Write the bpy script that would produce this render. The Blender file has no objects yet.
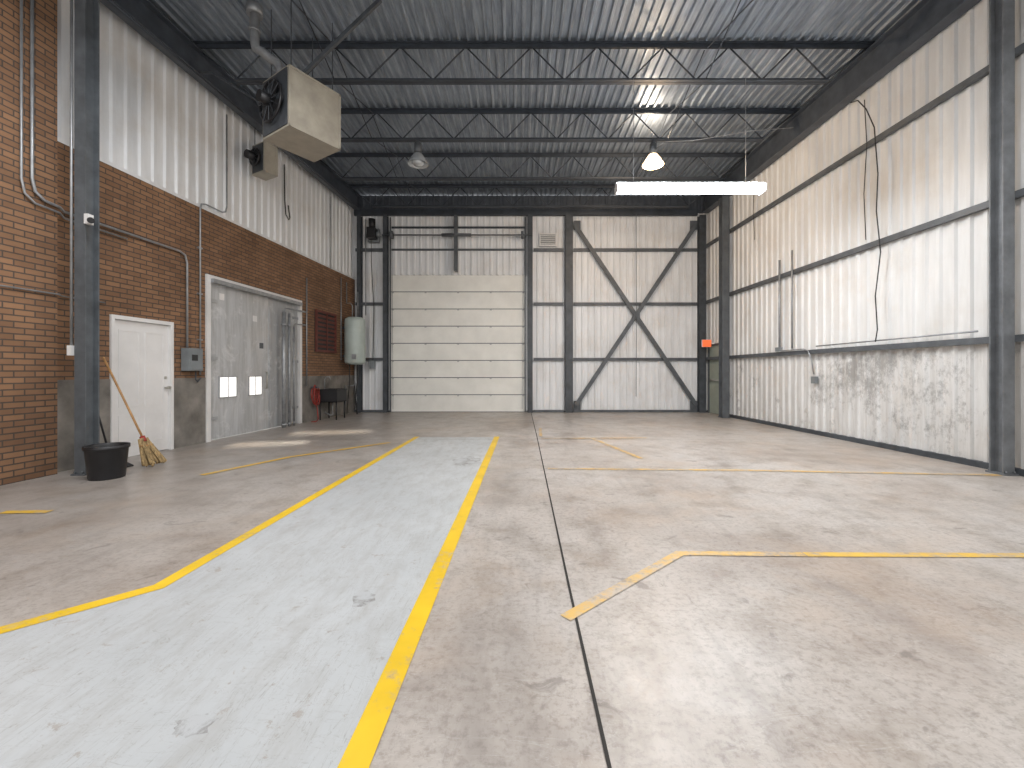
import bpy, bmesh, math, random
from mathutils import Vector, Matrix
random.seed(4)
S=bpy.context.scene
try:
    S.view_settings.view_transform='Standard'
except Exception: pass

# ------------------------------------------------------------ materials
def newmat(name):
    m=bpy.data.materials.new(name); m.use_nodes=True
    nt=m.node_tree; b=nt.nodes['Principled BSDF']
    return m,nt,b
def pos(nt):
    return nt.nodes.new('ShaderNodeNewGeometry').outputs['Position']
def mapping(nt,vec,scale=(1,1,1),loc=(0,0,0)):
    n=nt.nodes.new('ShaderNodeMapping'); n.inputs['Scale'].default_value=scale; n.inputs['Location'].default_value=loc
    nt.links.new(vec,n.inputs['Vector']); return n.outputs['Vector']
def noise(nt,vec,scale,detail=4,rough=.55,dist=0):
    n=nt.nodes.new('ShaderNodeTexNoise'); n.inputs['Scale'].default_value=scale
    n.inputs['Detail'].default_value=detail; n.inputs['Roughness'].default_value=rough
    n.inputs['Distortion'].default_value=dist
    nt.links.new(vec,n.inputs['Vector']); return n.outputs['Fac']
def ramp(nt,fac,stops):
    n=nt.nodes.new('ShaderNodeValToRGB'); e=n.color_ramp.elements
    while len(e)<len(stops): e.new(.5)
    for i,(p,c) in enumerate(stops):
        e[i].position=p
        if not hasattr(c,'__len__'): c=(c,c,c)
        e[i].color=(*c[:3],1)
    nt.links.new(fac,n.inputs['Fac']); return n.outputs['Color']
def mixc(nt,fac,a,b,mode='MIX'):
    n=nt.nodes.new('ShaderNodeMix'); n.data_type='RGBA'; n.blend_type=mode
    def put(s,v):
        if isinstance(v,(int,float)): s.default_value=v
        elif hasattr(v,'is_output'): nt.links.new(v,s)
        else: s.default_value=(*v[:3],1)
    put(n.inputs[0],fac); put(n.inputs[6],a); put(n.inputs[7],b)
    return n.outputs[2]
def math_(nt,op,a,b=0.0,clamp=False):
    n=nt.nodes.new('ShaderNodeMath'); n.operation=op; n.use_clamp=clamp
    for i,v in enumerate((a,b)):
        if isinstance(v,(int,float)): n.inputs[i].default_value=v
        else: nt.links.new(v,n.inputs[i])
    return n.outputs[0]
def maprange(nt,v,a,b,c=0,d=1):
    n=nt.nodes.new('ShaderNodeMapRange'); nt.links.new(v,n.inputs[0])
    for i,x in enumerate((a,b,c,d)): n.inputs[i+1].default_value=x
    return n.outputs[0]
def bump(nt,b,h,strength=.3,dist=.01):
    n=nt.nodes.new('ShaderNodeBump'); n.inputs['Strength'].default_value=strength; n.inputs['Distance'].default_value=dist
    nt.links.new(h,n.inputs['Height']); nt.links.new(n.outputs[0],b.inputs['Normal'])
def sepz(nt,p):
    n=nt.nodes.new('ShaderNodeSeparateXYZ'); nt.links.new(p,n.inputs[0]); return n.outputs

def paint(name,col,rough=.5,metal=0,var=.12,scale=6,stretch=(1,1,1)):
    m,nt,b=newmat(name); p=mapping(nt,pos(nt),stretch)
    f=noise(nt,p,scale,5,.6)
    dark=[c*(1-var*1.6) for c in col]; light=[min(1,c*(1+var)) for c in col]
    c=ramp(nt,f,[(.3,dark),(.7,light)])
    nt.links.new(c,b.inputs['Base Color'])
    b.inputs['Roughness'].default_value=rough; b.inputs['Metallic'].default_value=metal
    return m
def emit(name,col,strength):
    m,nt,b=newmat(name)
    b.inputs['Base Color'].default_value=(*col,1)
    b.inputs['Emission Color'].default_value=(*col,1); b.inputs['Emission Strength'].default_value=strength
    return m

def concrete_color(nt,p):
    big=noise(nt,p,.55,5,.6,.4)
    c=ramp(nt,big,[(.32,(.36,.305,.265)),(.5,(.47,.425,.385)),(.68,(.52,.485,.455))])
    mid=noise(nt,mapping(nt,p,(1,1,1),(7,3,0)),2.6,8,.68,.2)
    c=mixc(nt,.85,c,ramp(nt,mid,[(.33,(.64,.61,.57)),(.5,(.93,.93,.93)),(.7,(1.0,1.0,1.0))]),'MULTIPLY')
    fine=noise(nt,p,28,6,.75)
    c=mixc(nt,.8,c,ramp(nt,fine,[(.36,(.64,.62,.60)),(.52,(1,1,1))]),'MULTIPLY')
    sp=noise(nt,mapping(nt,p,(1,.7,1),(11,5,0)),1.25,6,.65,.5)
    c=mixc(nt,ramp(nt,sp,[(.54,0),(.72,.55)]),c,(.18,.15,.13))
    dr=noise(nt,mapping(nt,p,(1,1,1),(1,15,0)),6,5,.6,.8)
    c=mixc(nt,ramp(nt,dr,[(.62,0),(.69,.5)]),c,(.13,.11,.095))
    ru=noise(nt,mapping(nt,p,(1,1,1),(21,8,0)),.9,5,.65,.3)
    c=mixc(nt,ramp(nt,ru,[(.50,0),(.68,.42)]),c,(.43,.32,.23))
    sc=noise(nt,mapping(nt,p,(.8,5,1),(4,1,0)),2.0,4,.6,1.6)
    c=mixc(nt,ramp(nt,sc,[(.494,0),(.5,.25),(.506,0)]),c,(.70,.68,.65))
    sc=noise(nt,mapping(nt,p,(4,1,1),(14,1,0)),1.3,4,.6,2.0)
    c=mixc(nt,ramp(nt,sc,[(.495,0),(.5,.30),(.505,0)]),c,(.22,.20,.18))
    return c
def streaks(nt,p):
    return noise(nt,mapping(nt,p,(2.2,.28,1),(2,0,0)),3.2,5,.6,.25)

m,nt,b=newmat('concrete_floor'); p=pos(nt); M_floor=m
c=concrete_color(nt,p)
c=mixc(nt,ramp(nt,streaks(nt,p),[(.54,0),(.75,.35)]),c,(.22,.19,.17))
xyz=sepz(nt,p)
left_shade=maprange(nt,xyz['X'],-1.7,-3.4,0,.36)  # shade left of the aisle, mixed into the concrete colour
c=mixc(nt,left_shade,c,(.21,.19,.175))
tr_=math_(nt,'ABSOLUTE',math_(nt,'SUBTRACT',xyz['X'],-.12))
tn=noise(nt,mapping(nt,p,(1,.5,1),(3,3,0)),2.4,6,.65,.4)
c=mixc(nt,math_(nt,'MULTIPLY',maprange(nt,tr_,.35,.05,0,.5),ramp(nt,tn,[(.38,0),(.62,1)])),c,(.23,.205,.185))
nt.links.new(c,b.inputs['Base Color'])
r=noise(nt,p,3.5,6,.65)
nt.links.new(maprange(nt,r,.3,.7,.28,.46),b.inputs['Roughness'])
bump(nt,b,noise(nt,p,40,5,.7),.10,.004)

m,nt,b=newmat('floor_paint_pale_grey'); p=pos(nt); M_blue=m
n1=noise(nt,p,1.1,5,.6)
c=ramp(nt,n1,[(.3,(.43,.445,.45)),(.7,(.51,.525,.53))])
dirt=noise(nt,mapping(nt,p,(1.6,.6,1)),5,8,.7,.3)
c=mixc(nt,ramp(nt,dirt,[(.46,0),(.68,.42)]),c,(.32,.30,.275))
chips=noise(nt,mapping(nt,p,(1,1,1),(3,9,0)),9,9,.8,.2)
c=mixc(nt,ramp(nt,chips,[(.60,0),(.62,.65)]),c,(.32,.275,.24))
sc=noise(nt,mapping(nt,p,(9,.8,1),(1,1,0)),2.2,4,.6,1.2)
c=mixc(nt,ramp(nt,sc,[(.493,0),(.5,.55),(.507,0)]),c,(.22,.20,.18))
sc=noise(nt,mapping(nt,p,(2,6,1),(6,1,0)),1.7,4,.6,1.8)
c=mixc(nt,ramp(nt,sc,[(.495,0),(.5,.5),(.505,0)]),c,(.24,.22,.20))
nt.links.new(c,b.inputs['Base Color'])
nt.links.new(maprange(nt,dirt,.3,.7,.34,.5),b.inputs['Roughness'])
bump(nt,b,chips,.12,.003)

def yellow(name,wear,col=(.82,.53,.02)):
    m,nt,b=newmat(name); p=pos(nt)
    n=noise(nt,p,14,8,.75)
    n2=noise(nt,p,2.5,4,.6)
    k=math_(nt,'ADD',math_(nt,'MULTIPLY',n,.6),math_(nt,'MULTIPLY',n2,.4))
    c=ramp(nt,n2,[(.3,[x*.8 for x in col]),(.7,col)])
    c=mixc(nt,ramp(nt,k,[(wear-.06,.85),(wear+.06,0)]),c,concrete_color(nt,p))
    nt.links.new(c,b.inputs['Base Color']); b.inputs['Roughness'].default_value=.45
    return m
M_yel=yellow('yellow_line_paint',.40)
M_yel2=yellow('yellow_line_paint_worn',.45,(.74,.46,.06))
M_yel3=yellow('yellow_line_paint_faded',.51,(.68,.43,.12))

m,nt,b=newmat('floor_joint_dark'); b.inputs['Base Color'].default_value=(.03,.027,.024,1); b.inputs['Roughness'].default_value=.9; M_joint=m
m,nt,b=newmat('floor_joint_filled'); b.inputs['Base Color'].default_value=(.26,.22,.19,1); b.inputs['Roughness'].default_value=.8; M_joint2=m
m,nt,b=newmat('oil_stain'); p=pos(nt); M_stain=m
n=noise(nt,p,9,6,.75,.4)
nt.links.new(mixc(nt,ramp(nt,n,[(.45,0),(.58,.7)]),(.45,.46,.465),(.18,.165,.15)),b.inputs['Base Color']); b.inputs['Roughness'].default_value=.45

m,nt,b=newmat('brick_wall'); p=pos(nt); M_brick=m
xyz=sepz(nt,p); cx=nt.nodes.new('ShaderNodeCombineXYZ')
nt.links.new(math_(nt,'ADD',xyz['Y'],math_(nt,'MULTIPLY',xyz['X'],1.0)),cx.inputs[0]); nt.links.new(xyz['Z'],cx.inputs[1])
bt=nt.nodes.new('ShaderNodeTexBrick'); nt.links.new(cx.outputs[0],bt.inputs['Vector'])
bt.inputs['Color1'].default_value=(.285,.155,.082,1); bt.inputs['Color2'].default_value=(.185,.097,.052,1)
bt.inputs['Mortar'].default_value=(.080,.060,.047,1); bt.inputs['Scale'].default_value=1
bt.inputs['Mortar Size'].default_value=.008; bt.inputs['Brick Width'].default_value=.215; bt.inputs['Row Height'].default_value=.07
bt.inputs['Bias'].default_value=-.1; bt.inputs['Mortar Smooth'].default_value=.15
c=mixc(nt,.8,bt.outputs['Color'],ramp(nt,noise(nt,p,1.1,5,.6),[(.3,(.66,.64,.62)),(.7,(1.1,1.1,1.1))]),'MULTIPLY')
nt.links.new(c,b.inputs['Base Color']); b.inputs['Roughness'].default_value=.8
inv=math_(nt,'SUBTRACT',1.0,bt.outputs['Fac']); bump(nt,b,inv,.7,.008)

M_conc=paint('concrete_foundation',(.20,.185,.165),.85,0,.3,2.5)

def whitemetal(name,base,lowdirt=False,streak=0):
    m,nt,b=newmat(name); p=pos(nt)
    st=noise(nt,mapping(nt,p,(3,3,.35)),1.8,6,.6)
    c=ramp(nt,st,[(.3,[x*.84 for x in base]),(.65,base)])
    gr=noise(nt,mapping(nt,p,(1,1,1),(4,4,4)),1.1,6,.65)
    c=mixc(nt,ramp(nt,gr,[(.50,0),(.75,.36)]),c,(.52,.45,.37))
    if streak:
        g=noise(nt,mapping(nt,p,(4,4,.5),(2,1,3)),2.2,8,.72,.3)
        c=mixc(nt,ramp(nt,g,[(.42,0),(.62,streak)]),c,(.27,.265,.255))
        g=noise(nt,mapping(nt,p,(1,1,1),(8,1,3)),3.2,8,.7,.6)
        c=mixc(nt,ramp(nt,g,[(.54,0),(.66,streak)]),c,(.70,.70,.70))
    if lowdirt:
        z=sepz(nt,p)
        zm=maprange(nt,z['Z'],1.66,1.5,0,1)
        a=math_(nt,'ABSOLUTE',math_(nt,'SUBTRACT',z['Y'],7.4))
        ym=maprange(nt,a,2.0,.2,0,.12)
        top=maprange(nt,z['Z'],.2,1.5,-.02,.05)
        g=noise(nt,mapping(nt,p,(1,1,.6),(0,2,0)),9.0,10,.85,.1)
        blob_=noise(nt,mapping(nt,p,(1,1,.8),(5,2,0)),1.8,4,.6)
        k=math_(nt,'ADD',math_(nt,'ADD',g,ym),math_(nt,'ADD',top,math_(nt,'MULTIPLY',math_(nt,'SUBTRACT',blob_,.5),.7)))
        f=math_(nt,'MULTIPLY',zm,ramp(nt,k,[(.57,0),(.74,.80)]))
        c=mixc(nt,f,c,(.18,.175,.17))
        g2=noise(nt,mapping(nt,p,(3,3,.3),(9,2,0)),3,7,.7,.1)
        f2=math_(nt,'MULTIPLY',zm,ramp(nt,g2,[(.40,.08),(.68,.6)]))
        c=mixc(nt,f2,c,(.42,.40,.37))
    nt.links.new(c,b.inputs['Base Color']); b.inputs['Roughness'].default_value=.42
    return m
M_white=whitemetal('white_metal_cladding',(.82,.83,.84))
M_whiteR=whitemetal('white_metal_cladding_grimy',(.76,.76,.75),True)
M_doorpanel=paint('overhead_door_panel_paint',(.80,.79,.74),.4,0,.05,2)
M_dirtydoor=whitemetal('scuffed_white_door_metal',(.52,.53,.54),False,.5)
M_dirtydoor2=whitemetal('weathered_grey_door_metal',(.40,.41,.42),False,.5)

m,nt,b=newmat('galvanised_roof_deck'); p=pos(nt); M_deck=m
n=noise(nt,mapping(nt,p,(5,.5,1)),2.5,6,.7)
c=ramp(nt,n,[(.3,(.17,.20,.24)),(.7,(.40,.45,.51))])
nt.links.new(c,b.inputs['Base Color']); b.inputs['Metallic'].default_value=.5
nt.links.new(maprange(nt,noise(nt,p,6,4),.3,.7,.36,.55),b.inputs['Roughness'])

M_steel=paint('dark_grey_painted_steel',(.060,.068,.078),.5,0,.25,5)
M_steelM=paint('mid_grey_painted_steel',(.095,.105,.115),.5,0,.2,5)
M_col=paint('grey_column_paint',(.15,.16,.17),.5,0,.2,5)
M_joist=paint('dark_joist_steel',(.040,.048,.060),.5,0,.2,5)
M_girder=paint('grey_blue_girder_steel',(.062,.073,.090),.45,0,.2,5)
M_galv=paint('galvanised_conduit',(.34,.35,.36),.4,.5,.15,8)
M_black=paint('black_plastic',(.014,.014,.016),.45,0,.2,8)
M_dkrub=paint('dark_rubber',(.03,.03,.03),.7,0,.2,8)
M_beige=paint('beige_enamel',(.38,.35,.29),.45,0,.12,4)
M_greybox=paint('grey_electrical_box',(.20,.22,.23),.45,0,.1,5)
M_whitep=paint('white_door_paint',(.72,.71,.70),.4,0,.06,2)
M_wood=paint('broom_wood',(.45,.25,.10),.6,0,.2,10)
M_straw=paint('broom_straw',(.36,.25,.12),.9,0,.4,40,(1,1,.2))
M_red=paint('red_hose_rubber',(.30,.035,.025),.5,0,.15,8)
M_maroon=paint('maroon_metal',(.13,.035,.025),.6,0,.2,6)
M_tank=paint('pale_green_tank_enamel',(.42,.48,.45),.35,0,.08,2)
M_exit=emit('exit_sign_face',(.9,.16,.05),.6)
M_greendoor=paint('pale_green_door_paint',(.36,.40,.34),.5,0,.1,3)
M_tube=emit('fluorescent_lens_glow',(.88,.94,1.0),42)
M_fillglow=emit('added_fill_lens_glow',(.92,.96,1.0),7)  # lens glow of the added fill strips
M_bulb=emit('warm_lamp_glow',(1.0,.74,.48),70)
M_litshade=emit('lit_acrylic_reflector',(1.0,.74,.46),4.0)
M_sunpane=emit('sun_patch_glow_pane',(1.0,.98,.95),.9)  # emission imitates sun squares falling on the door
M_brass=paint('brushed_metal',(.55,.53,.48),.3,.9,.1,5)
m,nt,b=newmat('lamp_reflector_glass'); b.inputs['Base Color'].default_value=(.55,.58,.6,1); b.inputs['Roughness'].default_value=.2; b.inputs['Metallic'].default_value=.4; M_refl=m

# ------------------------------------------------------------ mesh builder
class B:
    def __init__(s,name,*mats,xf=None):
        s.name=name; s.mats=list(mats); s.bm=bmesh.new(); s.xf=xf
    def _v(s,c):
        c=Vector(c)
        if s.xf: c=Vector(s.xf(*c))
        return s.bm.verts.new(c)
    def hexa(s,pts,mi=0):
        v=[s._v(q) for q in pts]; fs=[]
        for f in ((0,3,2,1),(4,5,6,7),(0,1,5,4),(1,2,6,5),(2,3,7,6),(3,0,4,7)):
            fc=s.bm.faces.new([v[i] for i in f]); fc.material_index=mi; fs.append(fc)
        bmesh.ops.recalc_face_normals(s.bm,faces=fs)
        return fs
    def box(s,x0,x1,y0,y1,z0,z1,mi=0):
        return s.hexa([(x0,y0,z0),(x1,y0,z0),(x1,y1,z0),(x0,y1,z0),(x0,y0,z1),(x1,y0,z1),(x1,y1,z1),(x0,y1,z1)],mi)
    def obox(s,o,a,b,c,mi=0):
        o=Vector(o);a=Vector(a);b=Vector(b);c=Vector(c)
        return s.hexa([o,o+a,o+a+b,o+b,o+c,o+a+c,o+a+b+c,o+b+c],mi)
    def beam(s,p,q,w,h,mi=0,up=(0,0,1)):
        p=Vector(p);q=Vector(q);d=(q-p).normalized(); up=Vector(up)
        if abs(d.dot(up))>.95: up=Vector((0,1,0))
        a=d.cross(up).normalized()*w; c=a.normalized().cross(d)*h
        return s.obox(p-a/2-c/2,q-p,a,c,mi)
    def cyl(s,p,q,r,mi=0,seg=10,r2=None,cap=True):
        if r2 is None: r2=r
        p=Vector(p);q=Vector(q);d=(q-p).normalized()
        up=Vector((0,0,1)) if abs(d.z)<.9 else Vector((1,0,0))
        a=d.cross(up).normalized(); c=a.cross(d)
        R=[[],[]]
        for k,(o,rr) in enumerate(((p,r),(q,r2))):
            for i in range(seg):
                t=2*math.pi*i/seg; R[k].append(s._v(o+a*math.cos(t)*rr+c*math.sin(t)*rr))
        fs=[]
        for i in range(seg):
            j=(i+1)%seg; f=s.bm.faces.new([R[0][i],R[0][j],R[1][j],R[1][i]]); f.smooth=seg>=8; f.material_index=mi; fs.append(f)
        if cap:
            for r_ in R:
                f=s.bm.faces.new(r_); f.material_index=mi; fs.append(f)
        bmesh.ops.recalc_face_normals(s.bm,faces=fs)
    def tube(s,pts,r,mi=0,seg=8):
        pts=[Vector(q) for q in pts]
        n=len(pts); rings=[]; prev=None
        for i,q in enumerate(pts):
            d=((pts[min(i+1,n-1)]-pts[max(i-1,0)])).normalized()
            if prev is None:
                up=Vector((0,0,1)) if abs(d.z)<.9 else Vector((1,0,0))
                a=d.cross(up).normalized()
            else:
                a=(prev-d*prev.dot(d)).normalized()
            prev=a; c=d.cross(a)
            rings.append([s._v(q+a*math.cos(2*math.pi*k/seg)*r+c*math.sin(2*math.pi*k/seg)*r) for k in range(seg)])
        fs=[]
        for i in range(n-1):
            for k in range(seg):
                j=(k+1)%seg
                f=s.bm.faces.new([rings[i][k],rings[i][j],rings[i+1][j],rings[i+1][k]]); f.smooth=True; f.material_index=mi; fs.append(f)
        for r_ in (rings[0],rings[-1]):
            f=s.bm.faces.new(r_); f.material_index=mi; fs.append(f)
        bmesh.ops.recalc_face_normals(s.bm,faces=fs)
    def lathe(s,cx,cy,prof,mi=0,seg=24):
        rings=[]
        for (r,z) in prof:
            rings.append([s._v((cx+max(r,.0005)*math.cos(2*math.pi*k/seg),cy+max(r,.0005)*math.sin(2*math.pi*k/seg),z)) for k in range(seg)])
        fs=[]
        for i in range(len(prof)-1):
            for k in range(seg):
                j=(k+1)%seg
                f=s.bm.faces.new([rings[i][k],rings[i][j],rings[i+1][j],rings[i+1][k]]); f.smooth=True; f.material_index=mi; fs.append(f)
        bmesh.ops.recalc_face_normals(s.bm,faces=fs)
    def poly(s,pts,mi=0):
        f=s.bm.faces.new([s._v(q) for q in pts]); f.material_index=mi; return f
    def sheet(s,u0,u1,z0,z1,mi=0,pitch=.2,depth=.028,base=0,fn=None):
        pr=[]; u=u0
        while u<u1-1e-6:
            for du,dv in ((0,0),(pitch*.55,0),(pitch*.66,depth),(pitch*.89,depth)):
                if u+du<u1: pr.append((u+du,base+dv))
            u+=pitch
        pr.append((u1,base))
        fn=fn or (lambda u,v,z:(u,v,z))
        lo=[s._v(fn(a,b_,z0)) for a,b_ in pr]; hi=[s._v(fn(a,b_,z1)) for a,b_ in pr]
        for i in range(len(pr)-1):
            f=s.bm.faces.new([lo[i],lo[i+1],hi[i+1],hi[i]]); f.material_index=mi
    def done(s,bevel=0):
        me=bpy.data.meshes.new(s.name); 
        bb=[v.co.copy() for v in s.bm.verts]
        mn=Vector([min(v[i] for v in bb) for i in range(3)]); mx=Vector([max(v[i] for v in bb) for i in range(3)])
        ctr=Vector(((mn.x+mx.x)/2,(mn.y+mx.y)/2,mn.z))
        for v in s.bm.verts: v.co-=ctr
        s.bm.to_mesh(me); s.bm.free()
        o=bpy.data.objects.new(s.name,me); o.location=ctr
        for m in s.mats: me.materials.append(m)
        S.collection.objects.link(o)
        if bevel:
            md=o.modifiers.new('bevel','BEVEL'); md.width=bevel; md.segments=2; md.limit_method='ANGLE'
        return o

nL=math.sqrt(1+.075**2); nR=math.sqrt(1+.035**2)
def LX(y,v,z): return (-6.168+.075*y+v/nL, y-.075*v/nL, z)
def RX(y,v,z): return (6.27-.035*y-v/nR, y-.035*v/nR, z)
YB=13.44; ZD=6.75; Y0=-4.0
def BX(x,v,z): return (x,YB-v,z)

# ------------------------------------------------------------ floor
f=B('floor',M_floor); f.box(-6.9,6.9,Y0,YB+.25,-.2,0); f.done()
t=B('floor_aisle_paint',M_blue)
pts=[(-.50,8.25),(-2.0,8.25),(-2.10,2.47),(-3.6,1.05),(-3.6,Y0+.1),(-.54,Y0+.1)]
t.poly([(x,y,.002) for x,y in reversed(pts)]); t.done()
ZL=[.0032]
def line(name,pts,w,mat):
    t=B(name,mat)
    for i,(a,b_) in enumerate(zip(pts,pts[1:])):
        z=ZL[0]; ZL[0]+=.00012
        a=Vector((*a,z)); c=Vector((*b_,z)); d=(c-a).normalized(); n=Vector((-d.y,d.x,0))*w/2
        e=d*(w*.2); e0=e if i else e*0; e1=e if i<len(pts)-2 else e*0
        t.poly([a-n-e0,c-n+e1,c+n+e1,a+n-e0])
    return t.done()
line('floor_joint',[(.34,YB-.1),(.327,8.27),(.285,2.5),(.27,Y0+.1)],.014,M_joint)
line('floor_joint',[(-5.1,7.95),(5.9,7.95)],.010,M_joint2)
line('floor_line_yellow',[(-.445,8.3),(-.53,1.0),(-.56,Y0+.1)],.10,M_yel)
line('floor_line_yellow',[(-1.98,8.3),(-2.10,2.5),(-2.55,2.03),(-3.6,1.0)],.09,M_yel)
line('floor_line_yellow',[(1.95,2.94),(5.9,2.90)],.07,M_yel2)
line('floor_line_yellow',[(1.94,2.94),(1.10,2.96),(.23,2.18)],.07,M_yel3)
line('floor_line_yellow',[(.36,5.55),(2.9,5.45),(5.8,5.2)],.08,M_yel3)
line('floor_line_yellow',[(.40,8.3),(.45,9.5)],.06,M_yel3)
line('floor_line_yellow',[(1.35,8.1),(1.75,6.2)],.08,M_yel3)
line('floor_line_yellow',[(.4,8.06),(2.4,8.14)],.07,M_yel3)
line('floor_line_yellow',[(-3.85,5.2),(-3.38,6.3),(-2.3,7.6)],.09,M_yel2)
line('floor_line_yellow',[(-4.6,3.82),(-4.2,3.84)],.08,M_yel2)
def blob(x,y,r,ry):
    t=B('floor_stain',M_stain); ps=[]
    for i in range(22):
        a=2*math.pi*i/22; k=1+random.uniform(-.25,.25)
        ps.append((x+math.cos(a)*r*k,y+math.sin(a)*ry*k,.0026))
    t.poly(ps); t.done()
blob(-.86,2.37,.07,.075); blob(-.75,6.05,.17,.3); blob(-1.15,1.52,.07,.05)

# ------------------------------------------------------------ left wall
brick_top=4.15; ft=1.15
D1=(5.99,6.98); D2=(7.64,10.55)
w=B('wall_left',M_brick,M_conc,M_white,M_steelM,xf=LX)
w.box(Y0,5.28,-.25,.10,0,ZD,0)
for a,c_ in ((5.28,D1[0]),(D1[1],D2[0]),(D2[1],YB)):
    w.box(a,c_,-.25,0,ft,brick_top,0); w.box(a,c_,-.25,.012,0,ft,1)
w.box(D1[0],D1[1],-.25,0,2.06,brick_top,0)
w.box(D2[0],D2[1],-.25,0,3.0,brick_top,0)
w.sheet(5.28,YB,brick_top,ZD,2,pitch=.21,depth=.03,base=-.05)
w.box(5.28,YB,-.08,.004,brick_top-.02,brick_top+.03,2)
w.done()

d=B('door_1',M_whitep,M_brass,M_steelM,xf=LX)
a,c_=D1; 
d.box(a+.002,a+.05,-.14,.03,0,2.055); d.box(c_-.05,c_-.002,-.14,.03,0,2.055); d.box(a+.05,c_-.05,-.14,.03,2.0,2.055)
d.box(a+.05,c_-.05,-.10,-.02,.012,1.995)
for z0,z1 in ((.18,.62),(.74,1.86)):
    for u0,u1 in ((a+.14,a+.46),(a+.54,a+.86)):
        d.box(u0,u1,-.02,-.014,z0,z0+.02); d.box(u0,u1,-.02,-.014,z1-.02,z1)
        d.box(u0,u0+.02,-.02,-.014,z0+.02,z1-.02); d.box(u1-.02,u1,-.02,-.014,z0+.02,z1-.02)
d.cyl((c_-.11,-.02,1.0),(c_-.11,.03,1.0),.014,1); d.cyl((c_-.11,.03,1.0),(c_-.11,.065,1.0),.026,1,14)
d.cyl((c_-.11,-.02,1.16),(c_-.11,-.005,1.16),.022,1,14)
for z in (.3,1.0,1.75): d.cyl((a+.052,-.015,z-.05),(a+.052,-.015,z+.05),.012,1)
d.done()

d=B('door_2',M_dirtydoor,M_sunpane,M_steelM,M_galv,M_brass,M_dirtydoor2,M_whitep,xf=LX)
a,c_=D2
d.box(a+.002,a+.09,-.14,.035,0,2.995,6); d.box(c_-.09,c_-.002,-.14,.035,0,2.995,6); d.box(a+.09,c_-.09,-.14,.035,2.92,2.995,6)
mid=9.42
d.box(a+.09,mid-.01,-.10,-.03,.015,2.915); d.box(mid+.01,c_-.09,-.10,-.03,.015,2.915,5)
d.box(mid-.03,mid+.03,-.03,-.005,.02,2.89,5)
for (u0,u1) in ((8.0,8.42),(8.78,9.15)):
    z0,z1=.78,1.15
    d.box(u0,u1,-.03,-.022,z0,z1,1)  # glowing pane made up in place of a sun patch
    d.box(u0-.02,u1+.02,-.03,-.012,z0-.02,z0,5); d.box(u0-.02,u1+.02,-.03,-.012,z1,z1+.02,5)
    d.box(u0-.02,u0,-.03,-.012,z0,z1,5); d.box(u1,u1+.02,-.03,-.012,z0,z1,5)
    d.box((u0+u1)/2-.006,(u0+u1)/2+.006,-.022,-.014,z0,z1,5)
for z in (.4,1.5,2.55):
    d.box(a+.05,a+.30,-.03,-.008,z-.03,z+.03,5); d.box(c_-.30,c_-.05,-.03,-.008,z-.03,z+.03,3)
d.box(a+.09,c_-.09,.036,.10,2.86,2.93,3)
d.cyl((mid-.12,.0,.9),(mid-.12,.0,1.25),.014,4); d.cyl((mid-.12,-.03,.9),(mid-.12,.0,.9),.012,4); d.cyl((mid-.12,-.03,1.25),(mid-.12,.0,1.25),.012,4)
for (u,z) in ((8.0,2.60),(8.9,2.3),(9.1,1.75)): d.box(u,u+.12,-.03,-.026,z,z+.12,2 if z<2 else 6)
d.done()
pp=B('water_pipe_riser',M_galv,xf=LX)
for y,r,z0,z1 in ((9.70,.045,.0,2.6),(9.90,.03,.0,2.6),(10.08,.022,.0,2.3)):
    pp.cyl((y,.12,z0),(y,.12,z1),r,0,12)
    for z in (.05,z1-.3): pp.cyl((y,.12,z),(y,.12,z+.04),r*1.4,0,12)
pp.tube([(9.70,.12,2.6),(9.74,.12,2.68),(9.86,.12,2.7),(10.5,.12,2.72),(10.58,.12,2.72)],.02)
pp.tube([(10.08,.12,2.3),(10.13,.12,2.38),(10.55,.12,2.4),(10.6,.06,2.4),(10.6,.03,2.4)],.016)
pp.done()
d=B('window_1',M_maroon,M_dkrub,xf=LX)
u0,u1,z0,z1=11.15,12.2,1.78,2.88
d.box(u0,u1,.001,.02,z0,z1,1)
for q in ((u0,u0+.06,z0,z1),(u1-.06,u1,z0,z1),(u0+.06,u1-.06,z0,z0+.06),(u0+.06,u1-.06,z1-.06,z1)): d.box(q[0],q[1],.02,.06,q[2],q[3])
for i in range(8):
    z=z0+.12+i*.115; d.hexa([(u0+.06,.02,z),(u1-.06,.02,z),(u1-.06,.025,z),(u0+.06,.025,z),(u0+.06,.045,z+.06),(u1-.06,.045,z+.06),(u1-.06,.052,z+.06),(u0+.06,.052,z+.06)])
d.box((u0+u1)/2-.015,(u0+u1)/2+.015,.05,.065,z0+.06,z1-.06)
d.done()

cd=B('electrical_conduit',M_galv,xf=LX)
cd.tube([(5.0,.13,6.1),(5.0,.13,3.5),(5.03,.13,3.36),(5.12,.13,3.29),(5.28,.13,3.27),(5.40,.04,3.26),(7.08,.04,3.24),(7.18,.04,3.20),(7.22,.04,3.08),(7.22,.04,1.66)],.017)
cd.done()
cd=B('electrical_conduit',M_galv,xf=LX)
cd.tube([(4.9,.13,6.1),(4.9,.13,3.45),(4.93,.13,3.30),(5.03,.13,3.22),(5.28,.13,3.20),(5.40,.04,3.18),(6.2,.04,3.17)],.013)
cd.done()
cd=B('electrical_conduit',M_galv,xf=LX)
cd.tube([(1.0,.125,2.18),(5.28,.125,2.2),(5.38,.03,2.2),(5.9,.03,2.2)],.010); cd.done()
cd=B('electrical_conduit',M_galv,xf=LX)
cd.tube([(7.50,.03,1.2),(7.50,.03,4.1),(7.53,.03,4.19),(7.62,.03,4.22),(8.0,.03,4.22),(8.08,.03,4.26),(8.11,.03,4.36),(8.11,.03,6.1)],.014)
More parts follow.
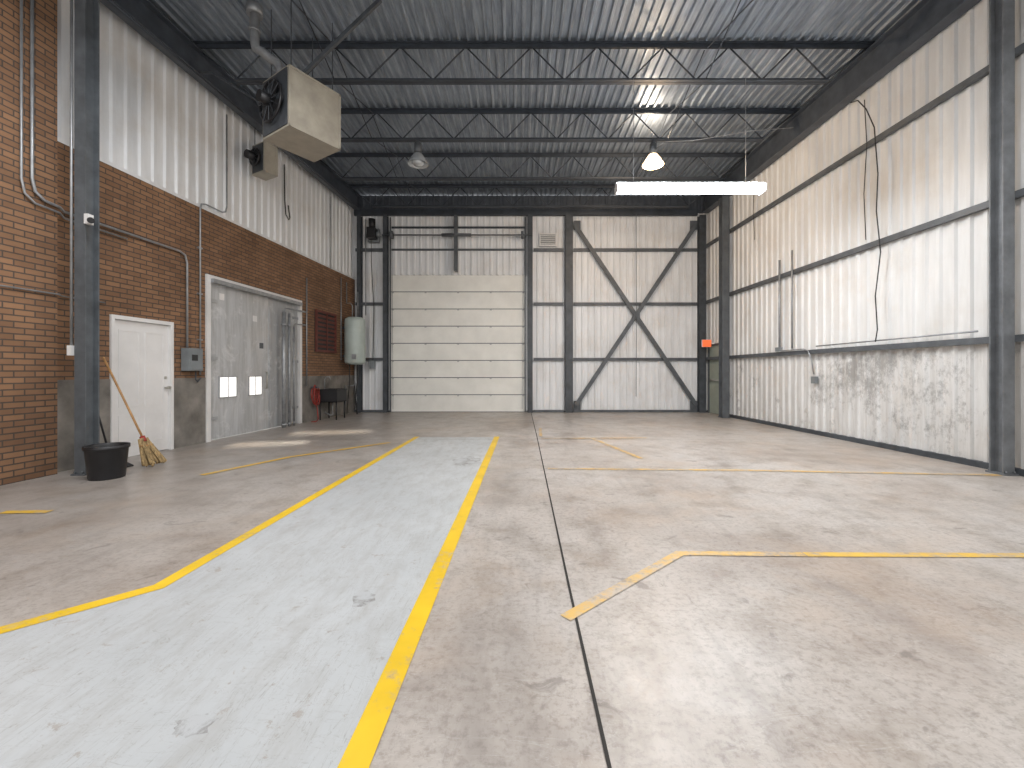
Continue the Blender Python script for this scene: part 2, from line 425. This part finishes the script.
for z in (1.8,2.6,3.4): cd.box(7.46,7.54,.001,.045,z,z+.025)
cd.done()
cd=B('electrical_conduit',M_galv,xf=LX)
cd.tube([(11.9,.04,4.1),(11.9,.04,6.1)],.014); cd.tube([(10.75,.03,.9),(10.75,.03,3.6)],.016); cd.tube([(12.5,.03,1.6),(12.5,.03,4.0)],.014); cd.done()
bx=B('electrical_disconnect_box',M_greybox,M_steel,M_dkrub,xf=LX)
bx.box(7.13,7.42,.013,.15,1.27,1.65); bx.box(7.15,7.40,.15,.16,1.29,1.63,0); bx.box(7.42,7.45,.06,.09,1.42,1.56,1)
bx.box(7.18,7.30,.16,.165,1.44,1.54,2); bx.tube([(7.36,.07,1.27),(7.36,.07,1.12),(7.42,.05,1.08),(7.50,.045,1.15)],.012,1); bx.done(.004)
lp=B('cable_loop_hanger',M_dkrub,xf=LX)
lp.tube([(9.85,.03,6.0),(9.85,.04,5.2),(9.83,.08,4.85),(9.88,.12,4.74),(9.95,.10,4.82),(9.95,.06,5.1)],.014); lp.done()

# ------------------------------------------------------------ right wall
w=B('wall_right',M_whiteR,M_steel,xf=RX)
w.sheet(Y0,12.30,.07,ZD,0,pitch=.205,depth=.03,base=0); w.sheet(13.2,YB,.07,ZD,0,pitch=.205,depth=.03,base=0)
w.sheet(12.30,13.2,2.1,ZD,0,pitch=.205,depth=.03,base=0)
w.box(Y0,YB,-.06,-.04,0,ZD,1)
w.done()
w=B('baseboard_right',M_steel,xf=RX); w.box(Y0,12.28,.0,.07,0,.08); w.done()
for i,z in enumerate((1.70,3.44,5.17)):
    g=B('trim_%d'%(i+1),M_steelM,xf=RX)
    g.box(Y0,YB-.02,.032,.10,z-.012,z+.0); g.box(Y0,YB-.02,.032,.10,z-.085,z-.075); g.box(Y0,YB-.02,.09,.10,z-.075,z-.012)
    g.done()
def hcol(name,cx,cy,w_,d_,z0,z1,mat,t=.016):
    c=B(name,mat)
    c.box(cx-w_/2,cx+w_/2,cy-d_/2,cy-d_/2+t,z0,z1); c.box(cx-w_/2,cx+w_/2,cy+d_/2-t,cy+d_/2,z0,z1); c.box(cx-t/2,cx+t/2,cy-d_/2+t,cy+d_/2-t,z0,z1)
    c.box(cx-w_/2-.015,cx+w_/2+.015,cy-d_/2-.03,cy+d_/2+.03,0,.02)
    for sx in (-1,1):
        for sy in (-1,1): c.cyl((cx+sx*(w_/2-.02),cy+sy*(d_/2+.015),.02),(cx+sx*(w_/2-.02),cy+sy*(d_/2+.015),.05),.010)
    return c.done()
hcol('steel_column',5.915,5.28,.14,.16,0,ZD-.70,M_col)
hcol('steel_column',5.60,11.80,.20,.20,0,ZD-.70,M_steelM)
hcol('steel_column',-5.325,5.29,.13,.18,0,ZD-.01,M_steelM)
cc=B('column_conduit',M_galv,M_whitep)
cc.tube([(-5.425,5.20,6.1),(-5.425,5.20,1.55)],.014); cc.box(-5.45,-5.40,5.17,5.23,1.45,1.57,1); cc.done()
fl=B('motion_floodlight',M_whitep,M_black)
fl.box(-5.255,-5.205,5.18,5.25,3.04,3.16); fl.cyl((-5.205,5.21,3.10),(-5.17,5.18,3.08),.025,0,12); fl.cyl((-5.17,5.18,3.08),(-5.14,5.15,3.065),.035,1,14); fl.done()

cb=B('hanging_cable',M_dkrub,xf=RX)
cb.tube([(7.65,.12,6.04),(7.45,.16,5.95),(7.28,.16,5.7),(7.12,.16,5.3),(7.05,.16,4.5),(7.08,.16,3.9),(7.0,.16,3.2),(7.1,.16,2.5),(7.06,.16,1.95),(7.12,.14,1.75)],.009); cb.done()
cb=B('hanging_cable',M_dkrub,xf=RX)
cb.tube([(7.35,.13,5.9),(7.3,.13,5.1),(7.36,.13,4.3),(7.32,.13,3.5)],.007); cb.done()
cb=B('hanging_cable',M_dkrub,xf=RX)
cb.tube([(10.6,.13,6.0),(10.62,.14,5.2),(10.58,.13,4.5)],.007); cb.done()
cd=B('wall_conduit',M_galv,M_greybox,xf=RX)
cd.tube([(9.62,.13,3.75),(9.62,.13,1.75)],.022); cd.tube([(9.20,.13,3.85),(9.20,.13,1.75)],.018)
cd.tube([(9.62,.13,1.75),(9.5,.13,1.72),(8.85,.13,1.72),(8.72,.13,1.68),(8.66,.10,1.5),(8.62,.08,1.2)],.012)
cd.box(8.56,8.68,.033,.10,1.02,1.16,1); cd.box(9.54,9.70,.11,.18,1.71,1.80,1)
cd.tube([(8.5,.12,1.76),(6.9,.12,1.77),(5.6,.12,1.78)],.012); cd.done()

d=B('door_3',M_greendoor,M_brass,M_steelM,xf=RX)
d.box(12.302,12.36,-.035,.05,0,2.095,2); d.box(13.14,13.198,-.035,.05,0,2.095,2); d.box(12.36,13.14,-.035,.05,2.04,2.095,2)
d.box(12.36,13.14,-.03,.015,.01,2.035); d.box(12.42,13.05,.015,.06,.98,1.03,1); d.done()
e=B('exit_sign',M_exit,M_whitep)
e.box(5.42,5.66,12.72,12.78,2.0,2.2,0); e.box(5.41,5.67,12.78,12.81,1.99,2.21,1); e.box(5.66,5.77,12.76,12.80,2.08,2.12,1); e.done()
fb=B('fire_alarm_pull_station',M_red,M_whitep,xf=RX)
fb.box(11.98,12.06,.032,.08,1.35,1.5); fb.box(12.12,12.20,.032,.06,1.1,1.2,1); fb.done()

# ------------------------------------------------------------ back wall
XL=LX(YB,0,0)[0]; XR=RX(YB,0,0)[0]
dx0,dx1,dz=-4.06,.20,4.28
w=B('wall_back',M_white,M_steel,M_girder,xf=BX)
w.sheet(XL-.3,dx0,.05,6.2,0,pitch=.2,depth=.03); w.sheet(dx1,XR+.3,.05,6.2,0,pitch=.2,depth=.03)
w.sheet(dx0,dx1,dz,6.2,0,pitch=.2,depth=.03)
w.box(XL-.3,dx0,-.12,-.02,0,6.2,1); w.box(dx1,XR+.3,-.12,-.02,0,6.2,1); w.box(dx0,dx1,-.12,-.02,dz,6.2,1)
w.box(XL-.3,XR+.3,-.12,.02,6.2,ZD,2)
w.sheet(XL-.3,XR+.3,6.2,ZD,2,pitch=.2,depth=.02,base=.021)
w.done()
n=4
for z in (1.69,3.41,5.09):
    g=B('trim_%d'%n,M_steelM,xf=BX); n+=1
    g.box(1.66,5.50,.035,.10,z-.09,z); g.box(.42,1.36,.035,.10,z-.09,z); g.box(XL+.05,-4.24,.035,.10,z-.09,z)
    if z>4.5: g.box(-4.0,.16,.035,.06,z-.06,z)
    g.done()
g=B('trim_%d'%n,M_steelM,xf=BX); g.box(1.66,5.5,.035,.10,.0,.07); g.box(.42,1.36,.035,.10,0,.07); g.box(XL+.02,-4.24,.035,.1,0,.07); g.done(); n+=1
g=B('trim_%d'%n,M_joist,xf=BX); g.box(XL+.02,XR-.3,.045,.14,6.10,6.28); g.box(-4.0,.16,.035,.06,5.72,5.78); g.done(); n+=1
def post(x0,x1,z1,v=.04,dd=.18,mat=M_steel):
    c=B('steel_post',mat,xf=BX); t=.016
    c.box(x0,x1,v,v+t,0,z1); c.box(x0,x1,v+dd-t,v+dd,0,z1); c.box((x0+x1)/2-t/2,(x0+x1)/2+t/2,v+t,v+dd-t,0,z1)
    return c.done()
post(-4.22,-4.09,6.09); post(.24,.39,6.09); post(1.40,1.63,6.09); post(5.52,5.72,6.09)
post(-5.02,-4.90,6.09)
c=B('cross_brace',M_steelM,xf=BX)
def br(p,q,v,w_=.12):
    p=Vector((p[0],v,p[1]));q=Vector((q[0],v,q[1]));d=(q-p).normalized();nn=Vector((-d.z,0,d.x))*w_/2
    c.hexa([p-nn,q-nn,q-nn+Vector((0,.05,0)),p-nn+Vector((0,.05,0)),p+nn,q+nn,q+nn+Vector((0,.05,0)),p+nn+Vector((0,.05,0))])
br((1.75,5.72),(5.45,.22),.125); br((5.38,5.72),(1.72,.22),.18)
for x,z in ((1.66,5.66),(5.27,5.66),(1.66,.075),(5.27,.075)): c.box(x,x+.22,.105,.12,z,z+.28)
c.box(3.47,3.70,.176,.18,2.85,3.1)
c.done()
d=B('door_4',M_doorpanel,M_steelM,M_greybox,M_dkrub,xf=BX)
nP=8; ph=dz/nP
for i in range(nP):
    z0=i*ph; 
    d.box(dx0+.005,dx1-.005,-.03,.02,z0+.018,z0+ph-.006,0)
    d.box(dx0+.005,dx1-.005,.02,.032,z0+ph-.05,z0+ph-.018,0)
    d.box(dx0+.005,dx1-.005,.02,.023,z0+.16,z0+.19,0); d.box(dx0+.005,dx1-.005,.02,.023,z0+.32,z0+.35,0)
    if i:
        d.box(dx0+.005,dx1-.005,.008,.0215,z0-.006,z0+.018,1)
        for k in range(5):
            x=dx0+.10+k*(dx1-dx0-.20)/4
            d.box(x-.03,x+.03,.032,.038,z0-.035,z0-.018,2)
d.box(dx0+.005,dx1-.005,-.03,.025,.0,.012,3)
d.done()
tr=B('overhead_door_track',M_steelM,M_galv,M_black,xf=BX)
for x in (dx0+.035,dx1-.035):
    tr.box(x-.02,x+.02,.065,.11,.02,6.05,0)
tr.cyl((dx0-.17,.26,5.45),(dx1+.15,.26,5.45),.022,0,12)
for x in (dx0+.08,dx1-.17): tr.cyl((x,.26,5.45),(x+.08,.26,5.45),.12,0,18)
tr.cyl((-2.4,.26,5.45),(-1.5,.26,5.45),.05,0,14)
tr.box(-2.02,-1.92,.13,.30,4.35,6.05,0)
for x in (dx0+.12,dx1-.13): tr.cyl((x,.10,.1),(x,.20,5.40),.005,0,6)
tr.done()
op=B('overhead_door_opener',M_black,M_greybox,M_galv,xf=BX)
op.box(-4.62,-4.38,.22,.5,5.30,5.62); op.cyl((-4.5,.36,5.62),(-4.5,.36,5.9),.10,0,16); op.cyl((-4.38,.30,5.45),(-4.27,.30,5.45),.08,1,16)
op.box(-4.68,-4.34,.102,.22,5.25,5.66,1); op.tube([(-4.55,.3,5.3),(-4.56,.25,4.6),(-4.52,.14,3.2),(-4.55,.14,1.6)],.012,0); op.box(-4.64,-4.48,.13,.2,1.35,1.6,1); op.done()
v=B('wall_vent_louvre',M_steelM,M_whitep,xf=BX)
v.box(.60,1.14,.032,.055,5.16,5.56,0)
for q in ((.60,.64,5.16,5.56),(1.10,1.14,5.16,5.56),(.64,1.10,5.16,5.2),(.64,1.10,5.52,5.56)): v.box(q[0],q[1],.055,.10,q[2],q[3],1)
for i in range(5): v.box(.64,1.10,.055,.09,5.22+i*.062,5.245+i*.062,1)
v.done()
cd=B('hanging_cable',M_steelM,xf=BX)
cd.tube([(3.56,.26,6.08),(3.57,.26,3.0),(3.56,.26,.5)],.008); cd.done()
cd=B('wall_conduit',M_galv,xf=BX)
cd.tube([(-4.78,.12,6.0),(-4.78,.12,3.0)],.014); cd.done()

# ------------------------------------------------------------ roof
c=B('ceiling',M_deck,M_joist)
c.sheet(-6.6,6.6,Y0,YB+.1,0,pitch=.152,depth=.042,fn=lambda u,v,z:(u,z,ZD+.042-v))
c.box(-6.6,6.6,Y0,YB+.1,ZD+.05,ZD+.1,1); c.done()
def joist(y):
    j=B('open_web_roof_joist',M_joist)
    xl=LX(y,.12,0)[0]; xr=RX(y,.12,0)[0]; zt=ZD-.005; zb=6.10
    for s_ in (-1,1):
        j.box(xl,xr,y+s_*.035-.03,y+s_*.035+.03,zt-.012,zt); j.box(xl,xr,y+s_*.012-.005,y+s_*.012+.005,zt-.075,zt-.012)
        j.box(xl+.75,xr-.75,y+s_*.035-.03,y+s_*.035+.03,zb,zb+.012); j.box(xl+.75,xr-.75,y+s_*.012-.005,y+s_*.012+.005,zb+.012,zb+.06)
    L=(xr-.75)-(xl+.75); k=9; st=L/k
    for i in range(k):
        a=xl+.75+i*st
        j.cyl((a,y,zb+.04),(a+st/2,y,zt-.05),.013,0,8); j.cyl((a+st/2,y,zt-.05),(a+st,y,zb+.04),.013,0,8)
    j.cyl((xl+.06,y,zt-.05),(xl+.78,y,zb+.04),.016,0,8); j.cyl((xr-.06,y,zt-.05),(xr-.78,y,zb+.04),.016,0,8)
    j.done()
JY=[-1.9,-.08,1.74,3.56,5.38,7.2,9.02,10.84,12.66]
for y in JY: joist(y)
for nm,fx in (('eave_girder',LX),('eave_girder',RX)):
    g=B(nm,M_girder,xf=fx); zb_=6.20 if fx is LX else 6.10; v0=.12 if fx is LX else .05
    g.box(Y0,YB-.3,v0,v0+.2,zb_,zb_+.025); g.box(Y0,YB-.3,v0,v0+.2,6.60,6.62); g.box(Y0,YB-.3,v0+.09,v0+.105,zb_+.025,6.60); g.done()
g=B('joist_bridging',M_joist)
for x in (-3.1,3.1):
    for y0,y1 in zip(JY[3:],JY[4:]):
        g.beam((x,y0+.03,ZD-.09),(x,y1-.03,6.14),.014,.014); g.beam((x+.03,y0+.03,6.14),(x+.03,y1-.03,ZD-.09),.014,.014)
g.done()
gp=B('gas_pipe',M_joist,xf=LX)
gp.tube([(5.6,.36,6.12),(8.1,.36,6.12)],.02); 
gp.done()
gp=B('gas_pipe',M_joist,xf=LX)
gp.tube([(9.4,.36,6.12),(12.5,.36,6.12)],.02); 
gp.done()
gp=B('ceiling_conduit',M_galv)
gp.tube([(2.87,9.0,6.07),(3.6,8.96,6.07),(4.6,8.6,6.07),(5.4,8.5,6.08)],.008)
gp.done()

# ------------------------------------------------------------ unit heaters
def heater(name,near,ang,L,D,z0,z1,hang):
    a=Vector((math.cos(ang),math.sin(ang),0)); bb=Vector((-a.y,a.x,0)); o=Vector((*near,z0)); H=z1-z0; Z=Vector((0,0,1))
    h=B(name,M_beige,M_black,M_galv,M_steel)
    h.obox(o,a*L,bb*D,Z*H,0)
    h.obox(o-bb*.0+a*-.012+bb*.03+Z*.03,a*.012,bb*(D-.06),Z*(H-.06),3)
    h.obox(o-bb*.01+Z*(H*.0),a*L,bb*.01,Z*.03,0); h.obox(o-bb*.01+Z*(H-.03),a*L,bb*.01,Z*.03,0)
    h.obox(o-bb*.01+a*(L-.03),a*.03,bb*.01,Z*H,0); h.obox(o-bb*.01,a*.03,bb*.01,Z*H,0)
    cen=o+bb*(D/2)+Z*(H*.5)-a*.012; r=min(D,H)*.40
    ring=[cen-a*.06+(bb*math.cos(t)+Z*math.sin(t))*r for t in [2*math.pi*i/24 for i in range(25)]]
    h.tube(ring,.018,1,6)
    for k in range(4):
        t=2*math.pi*k/4+.5; dv=bb*math.cos(t)+Z*math.sin(t); tv=bb*-math.sin(t)+Z*math.cos(t)
        h.hexa([cen-a*.03-tv*.03,cen-a*.03+dv*r*.92-tv*.10,cen-a*.055+dv*r*.92+tv*.10,cen-a*.055+tv*.03,
                cen-a*.035-tv*.03,cen-a*.035+dv*r*.92-tv*.10,cen-a*.06+dv*r*.92+tv*.10,cen-a*.06+tv*.03],1)
    h.cyl(cen-a*.02,cen-a*.22,.08,1,16)
    for k in range(6):
        t=math.pi*k/6; dv=bb*math.cos(t)+Z*math.sin(t); h.cyl(cen-a*.085-dv*r,cen-a*.085+dv*r,.005,3,6)
    for i in range(6):
        h.obox(o+a*L+bb*.06+Z*(.1+i*(H-.2)/6),a*.02,bb*(D-.12),Z*.05,3)
    for q in (.1,.9):
        for w_ in (.12,.88):
            p0=o+a*L*q+bb*D*w_+Z*H; h.cyl(p0,(p0.x,p0.y,hang),.008,3,6)
    return h,o,a,bb
h,o,a,bb=heater('unit_heater',(-3.28,6.10),math.radians(57),.82,.72,4.75,5.62,ZD-.01)
fx,fy=-3.98,6.45
p0=o+a*.15+bb*.5+Vector((0,0,.87))
h.tube([p0,(p0.x,p0.y,5.80),(p0.x-.05,p0.y,5.92),(p0.x-.15,p0.y,5.98),(fx+.12,fy,6.05),(fx+.02,fy,6.10),(fx,fy,6.22),(fx,fy,ZD-.01)],.065,2,14)
h.cyl((fx,fy,6.35),(fx,fy,6.39),.08,2,16)
h.cyl((fx,fy,6.60),(fx,fy,6.74),.11,2,16)
h.beam((-3.15,6.3,5.64),(-2.05,6.32,6.72),.05,.05,3)
h.tube([o+bb*.72+a*.3+Vector((0,0,.3)),o+bb*1.1+a*.3+Vector((0,0,.3)),o+bb*1.3+a*.2+Vector((0,0,.9)),(-5.0,7.0,6.12),(-5.2,7.0,6.12)],.018,3)
h.done()
h,o,a,bb=heater('unit_heater',(-5.06,8.50),math.radians(62),.28,.40,5.22,5.82,6.19)
h.beam((-5.36,8.75,5.55),(-5.44,8.75,5.55),.04,.04,3); h.done()

# ------------------------------------------------------------ high bay lamps
def bay(x,y,zb,lit):
    l=B('high_bay_lamp',M_steelM,M_litshade if lit else M_refl,M_bulb if lit else M_refl,M_galv)
    l.cyl((x,y,zb+.42),(x,y,6.10),.012,0,8)
    l.cyl((x,y,zb+.22),(x,y,zb+.42),.075,0,18); l.cyl((x,y,zb+.42),(x,y,zb+.46),.05,0,18)
    l.lathe(x,y,[(.05,zb+.22),(.09,zb+.20),(.16,zb+.10),(.215,zb+.0),(.22,zb-.012),(.205,zb),(.15,zb+.09),(.08,zb+.18),(.0,zb+.19)],1,28)
    l.lathe(x,y,[(.0,zb-.05),(.09,zb-.03),(.13,zb+.01),(.11,zb+.08),(.035,zb+.13),(.03,zb+.18)],2,18)
    return l.done()
bay(-2.14,9.02,5.62,False)
lit=bay(2.79,9.02,5.60,True)
def addlight(kind,name,loc,energy,col,parent=None,**kw):
    d=bpy.data.lights.new(name,kind); d.energy=energy; d.color=col
    for k,v_ in kw.items(): setattr(d,k,v_)
    o=bpy.data.objects.new(name,d); o.location=loc; S.collection.objects.link(o)
    if parent:
        o.parent=parent; o.matrix_parent_inverse=Matrix.Translation(parent.location).inverted()
    return o
addlight('POINT','lamp_glow',(2.79,9.02,5.44),130,(1,.72,.46),lit,shadow_soft_size=.08)
addlight('POINT','lamp_uplight',(2.79,9.30,6.38),65,(1,.80,.60),lit,shadow_soft_size=.1)

# ------------------------------------------------------------ linear fixture with wrap-around lens, plus added fill strips out of view
def strip(x,y,z,L,power,emit_m=M_fillglow,top=6.10):
    l=B('linear_fixture_or_fill',M_whitep,emit_m,M_galv)
    l.box(x-L/2,x+L/2,y-.06,y+.06,z+.075,z+.11,0)
    prof=[(-.10,.07),(-.105,.02),(-.085,-.02),(-.04,-.04),(.04,-.04),(.085,-.02),(.105,.02),(.10,.07)]
    x0,x1=x-L/2+.02,x+L/2-.02
    A=[l._v((x0,y+a_,z+b_)) for a_,b_ in prof]; C=[l._v((x1,y+a_,z+b_)) for a_,b_ in prof]; fs=[]
    for i in range(len(prof)):
        j=(i+1)%len(prof); f=l.bm.faces.new([A[i],A[j],C[j],C[i]]); f.material_index=1; fs.append(f)
    for r_ in (A,C):
        f=l.bm.faces.new(r_); f.material_index=1; fs.append(f)
    bmesh.ops.recalc_face_normals(l.bm,faces=fs)
    for s_ in (-1,1):
        xe=x+s_*(L/2-.01); l.box(xe-.01,xe+.01,y-.108,y+.108,z-.042,z+.075,0)
        l.cyl((x+s_*L*.38,y,z+.11),(x+s_*L*.38,y,top),.004,2,6)
    o=l.done()
    a=addlight('AREA','tube_or_fill_light',(x,y,z-.06),power,(.97,.98,1.0),o,shape='RECTANGLE',size=L,size_y=.14)
    return o
strip(2.80,7.1,4.25,2.44,120,M_tube)
for (x,y,p_) in ((2.8,3.56,110),(-2.8,3.56,150),(2.8,-.08,85),(-2.8,-.08,85)):  # unseen strips added overhead and behind the camera as fill light
    strip(x,y,5.6,2.44,p_)

# low daylight shafts entering from high slot windows behind the camera
def shaft(src,dst,w_,h_,power):
    o=addlight('AREA','sun_shaft',src,power,(1,.93,.80),None,shape='RECTANGLE',size=w_,size_y=h_,spread=math.radians(1.5))
    o.rotation_euler=(Vector(dst)-Vector(src)).to_track_quat('-Z','Y').to_euler()
shaft((-1.0,-3.6,5.0),(-3.9,8.9,0),1.5,.14,3.2)
shaft((-1.3,-3.6,5.0),(-4.35,7.5,0),1.2,.14,2.4)

# ------------------------------------------------------------ floor objects, left
t=B('black_waste_bin',M_black); x,y,r,h=-4.88,5.08,.20,.39
t.lathe(x,y,[(0,.0),(r*.80,.0),(r*.82,.01),(r*.97,h-.05),(r,h-.045),(r*1.04,h-.04),(r*1.04,h),(r*.97,h),(r*.94,h-.02),(r*.77,.02),(0,.02)],0,26)
t.done()
bm_=B('broom',M_wood,M_straw,M_red)
p=Vector((-5.05,5.76,.36)); q=Vector((-5.62,5.80,1.45))
bm_.cyl(p,q,.013,0,10)
dr=(p-q).normalized(); side=Vector((0,1,0)); nrm=dr.cross(side)
tip=p+dr*.34
for i in range(26):
    s_=(i/25-.5)
    st_=p+side*s_*.10+nrm*random.uniform(-.015,.015); en=Vector((tip.x+random.uniform(-.05,.07),tip.y+s_*.28,.014+random.uniform(0,.03)))
    bm_.cyl(st_,en,.012,1,5,r2=.016)
bm_.cyl(p-dr*.03,p+dr*.05,.03,2,12); bm_.beam(p+dr*.10-side*.09,p+dr*.10+side*.09,.045,.012,0)
bm_.done()
bm_=B('dustpan_with_handle',M_black,M_wood)
bm_.cyl((-5.33,5.60,.12),(-5.66,5.62,1.22),.011,0,8)
bm_.hexa([(-5.38,5.45,0),(-5.14,5.45,0),(-5.14,5.72,0),(-5.38,5.72,0),(-5.38,5.45,.13),(-5.14,5.45,.015),(-5.14,5.72,.015),(-5.38,5.72,.13)],0)
bm_.done()

# ------------------------------------------------------------ utility corner
s=B('utility_sink',M_black,M_galv)
x0,x1,y0,y1=-5.24,-4.74,11.15,11.75; zt=.80; zb=.46
s.box(x0,x1,y0,y1,zb,zb+.02)
s.box(x0,x0+.02,y0,y1,zb,zt); s.box(x1-.02,x1,y0,y1,zb,zt); s.box(x0+.02,x1-.02,y0,y0+.02,zb,zt); s.box(x0+.02,x1-.02,y1-.02,y1,zb,zt)
for q in ((x0-.02,x1+.02,y0-.02,y0),(x0-.02,x1+.02,y1,y1+.02),(x1,x1+.02,y0,y1)): s.box(*q,zt-.03,zt)
for x in (x0+.04,x1-.04):
    for y in (y0+.04,y1-.04): s.cyl((x,y,0),(x*1.0,y,zb),.02,0,8)
s.tube([(-5.2,11.45,.80),(-5.2,11.45,1.05),(-5.16,11.45,1.12),(-5.08,11.45,1.12),(-5.04,11.45,1.05)],.012,1)
s.cyl((-4.99,11.45,.12),(-4.99,11.45,.46),.02,1); s.tube([(-4.99,11.45,.12),(-5.05,11.45,.1),(-5.2,11.45,.18)],.02,1)
s.done()
w=B('wall_mounted_water_tank',M_tank,M_galv,M_steel,M_dkrub)
cx_,cy_=-4.84,12.62
w.lathe(cx_,cy_,[(0,1.46),(.20,1.47),(.275,1.51),(.29,1.56),(.29,2.74),(.275,2.80),(.20,2.85),(0,2.87)],0,32)
for z in (1.72,2.55): 
    w.tube([(cx_+.295*math.cos(t),cy_+.295*math.sin(t),z) for t in [2*math.pi*i/28 for i in range(29)]],.007,0,6)
    w.box(-5.19,cx_-.27,cy_-.03,cy_+.03,z-.03,z+.03,2)
w.tube([(cx_-.08,cy_,2.86),(cx_-.08,cy_,3.2),(cx_-.14,cy_,3.28),(-5.13,cy_+.1,3.28),(-5.13,cy_+.1,3.9)],.016,1)
w.tube([(cx_+.08,cy_,2.86),(cx_+.08,cy_,3.6)],.012,1)
w.tube([(cx_,cy_,1.47),(cx_,cy_,.9),(cx_-.05,cy_,.85),(-5.12,cy_,.85),(-5.12,cy_,.3)],.018,1)
w.tube([(cx_+.12,cy_-.1,1.47),(cx_+.13,cy_-.12,1.1),(cx_+.05,cy_-.1,.5),(cx_+.1,cy_-.1,.02)],.02,3)
w.tube([(cx_-.12,cy_-.1,1.47),(cx_-.12,cy_-.1,1.0),(cx_-.2,cy_-.1,.02)],.014,3)
w.box(cx_+.02,cx_+.14,cy_-.31,cy_-.27,1.62,1.76,1)
w.done()
h=B('coiled_red_hose',M_red,M_steelM,xf=LX)
pts=[]
for i in range(24*4+1):
    t=2*math.pi*i/24; r=.13+.025*math.sin(i*.7)
    pts.append((10.98+math.cos(t)*r*.8,.07+.0012*i,.66+math.sin(t)*r*1.7))
h.tube(pts,.013,0,7)
h.tube([(11.05,.1,.5),(11.05,.14,.25),(10.98,.20,.05),(10.80,.26,.02),(10.68,.30,.02),(10.62,.22,.02)],.013,0,7)
h.box(10.94,11.02,.014,.20,.84,.88,1); h.done()

# ------------------------------------------------------------ world + camera
W=bpy.data.worlds.new('World'); S.world=W; W.use_nodes=True
bg=W.node_tree.nodes['Background']; bg.inputs[0].default_value=(1.0,.97,.94,1); bg.inputs[1].default_value=2.0
cam=bpy.data.cameras.new('camera'); co=bpy.data.objects.new('camera',cam); S.collection.objects.link(co)
co.location=(0,0,1.25); co.rotation_euler=(math.radians(90),0,0)
cam.sensor_width=36; cam.lens=430/1024*36; cam.shift_x=-8/1024; cam.shift_y=-12/1024; cam.clip_start=.05
S.camera=co
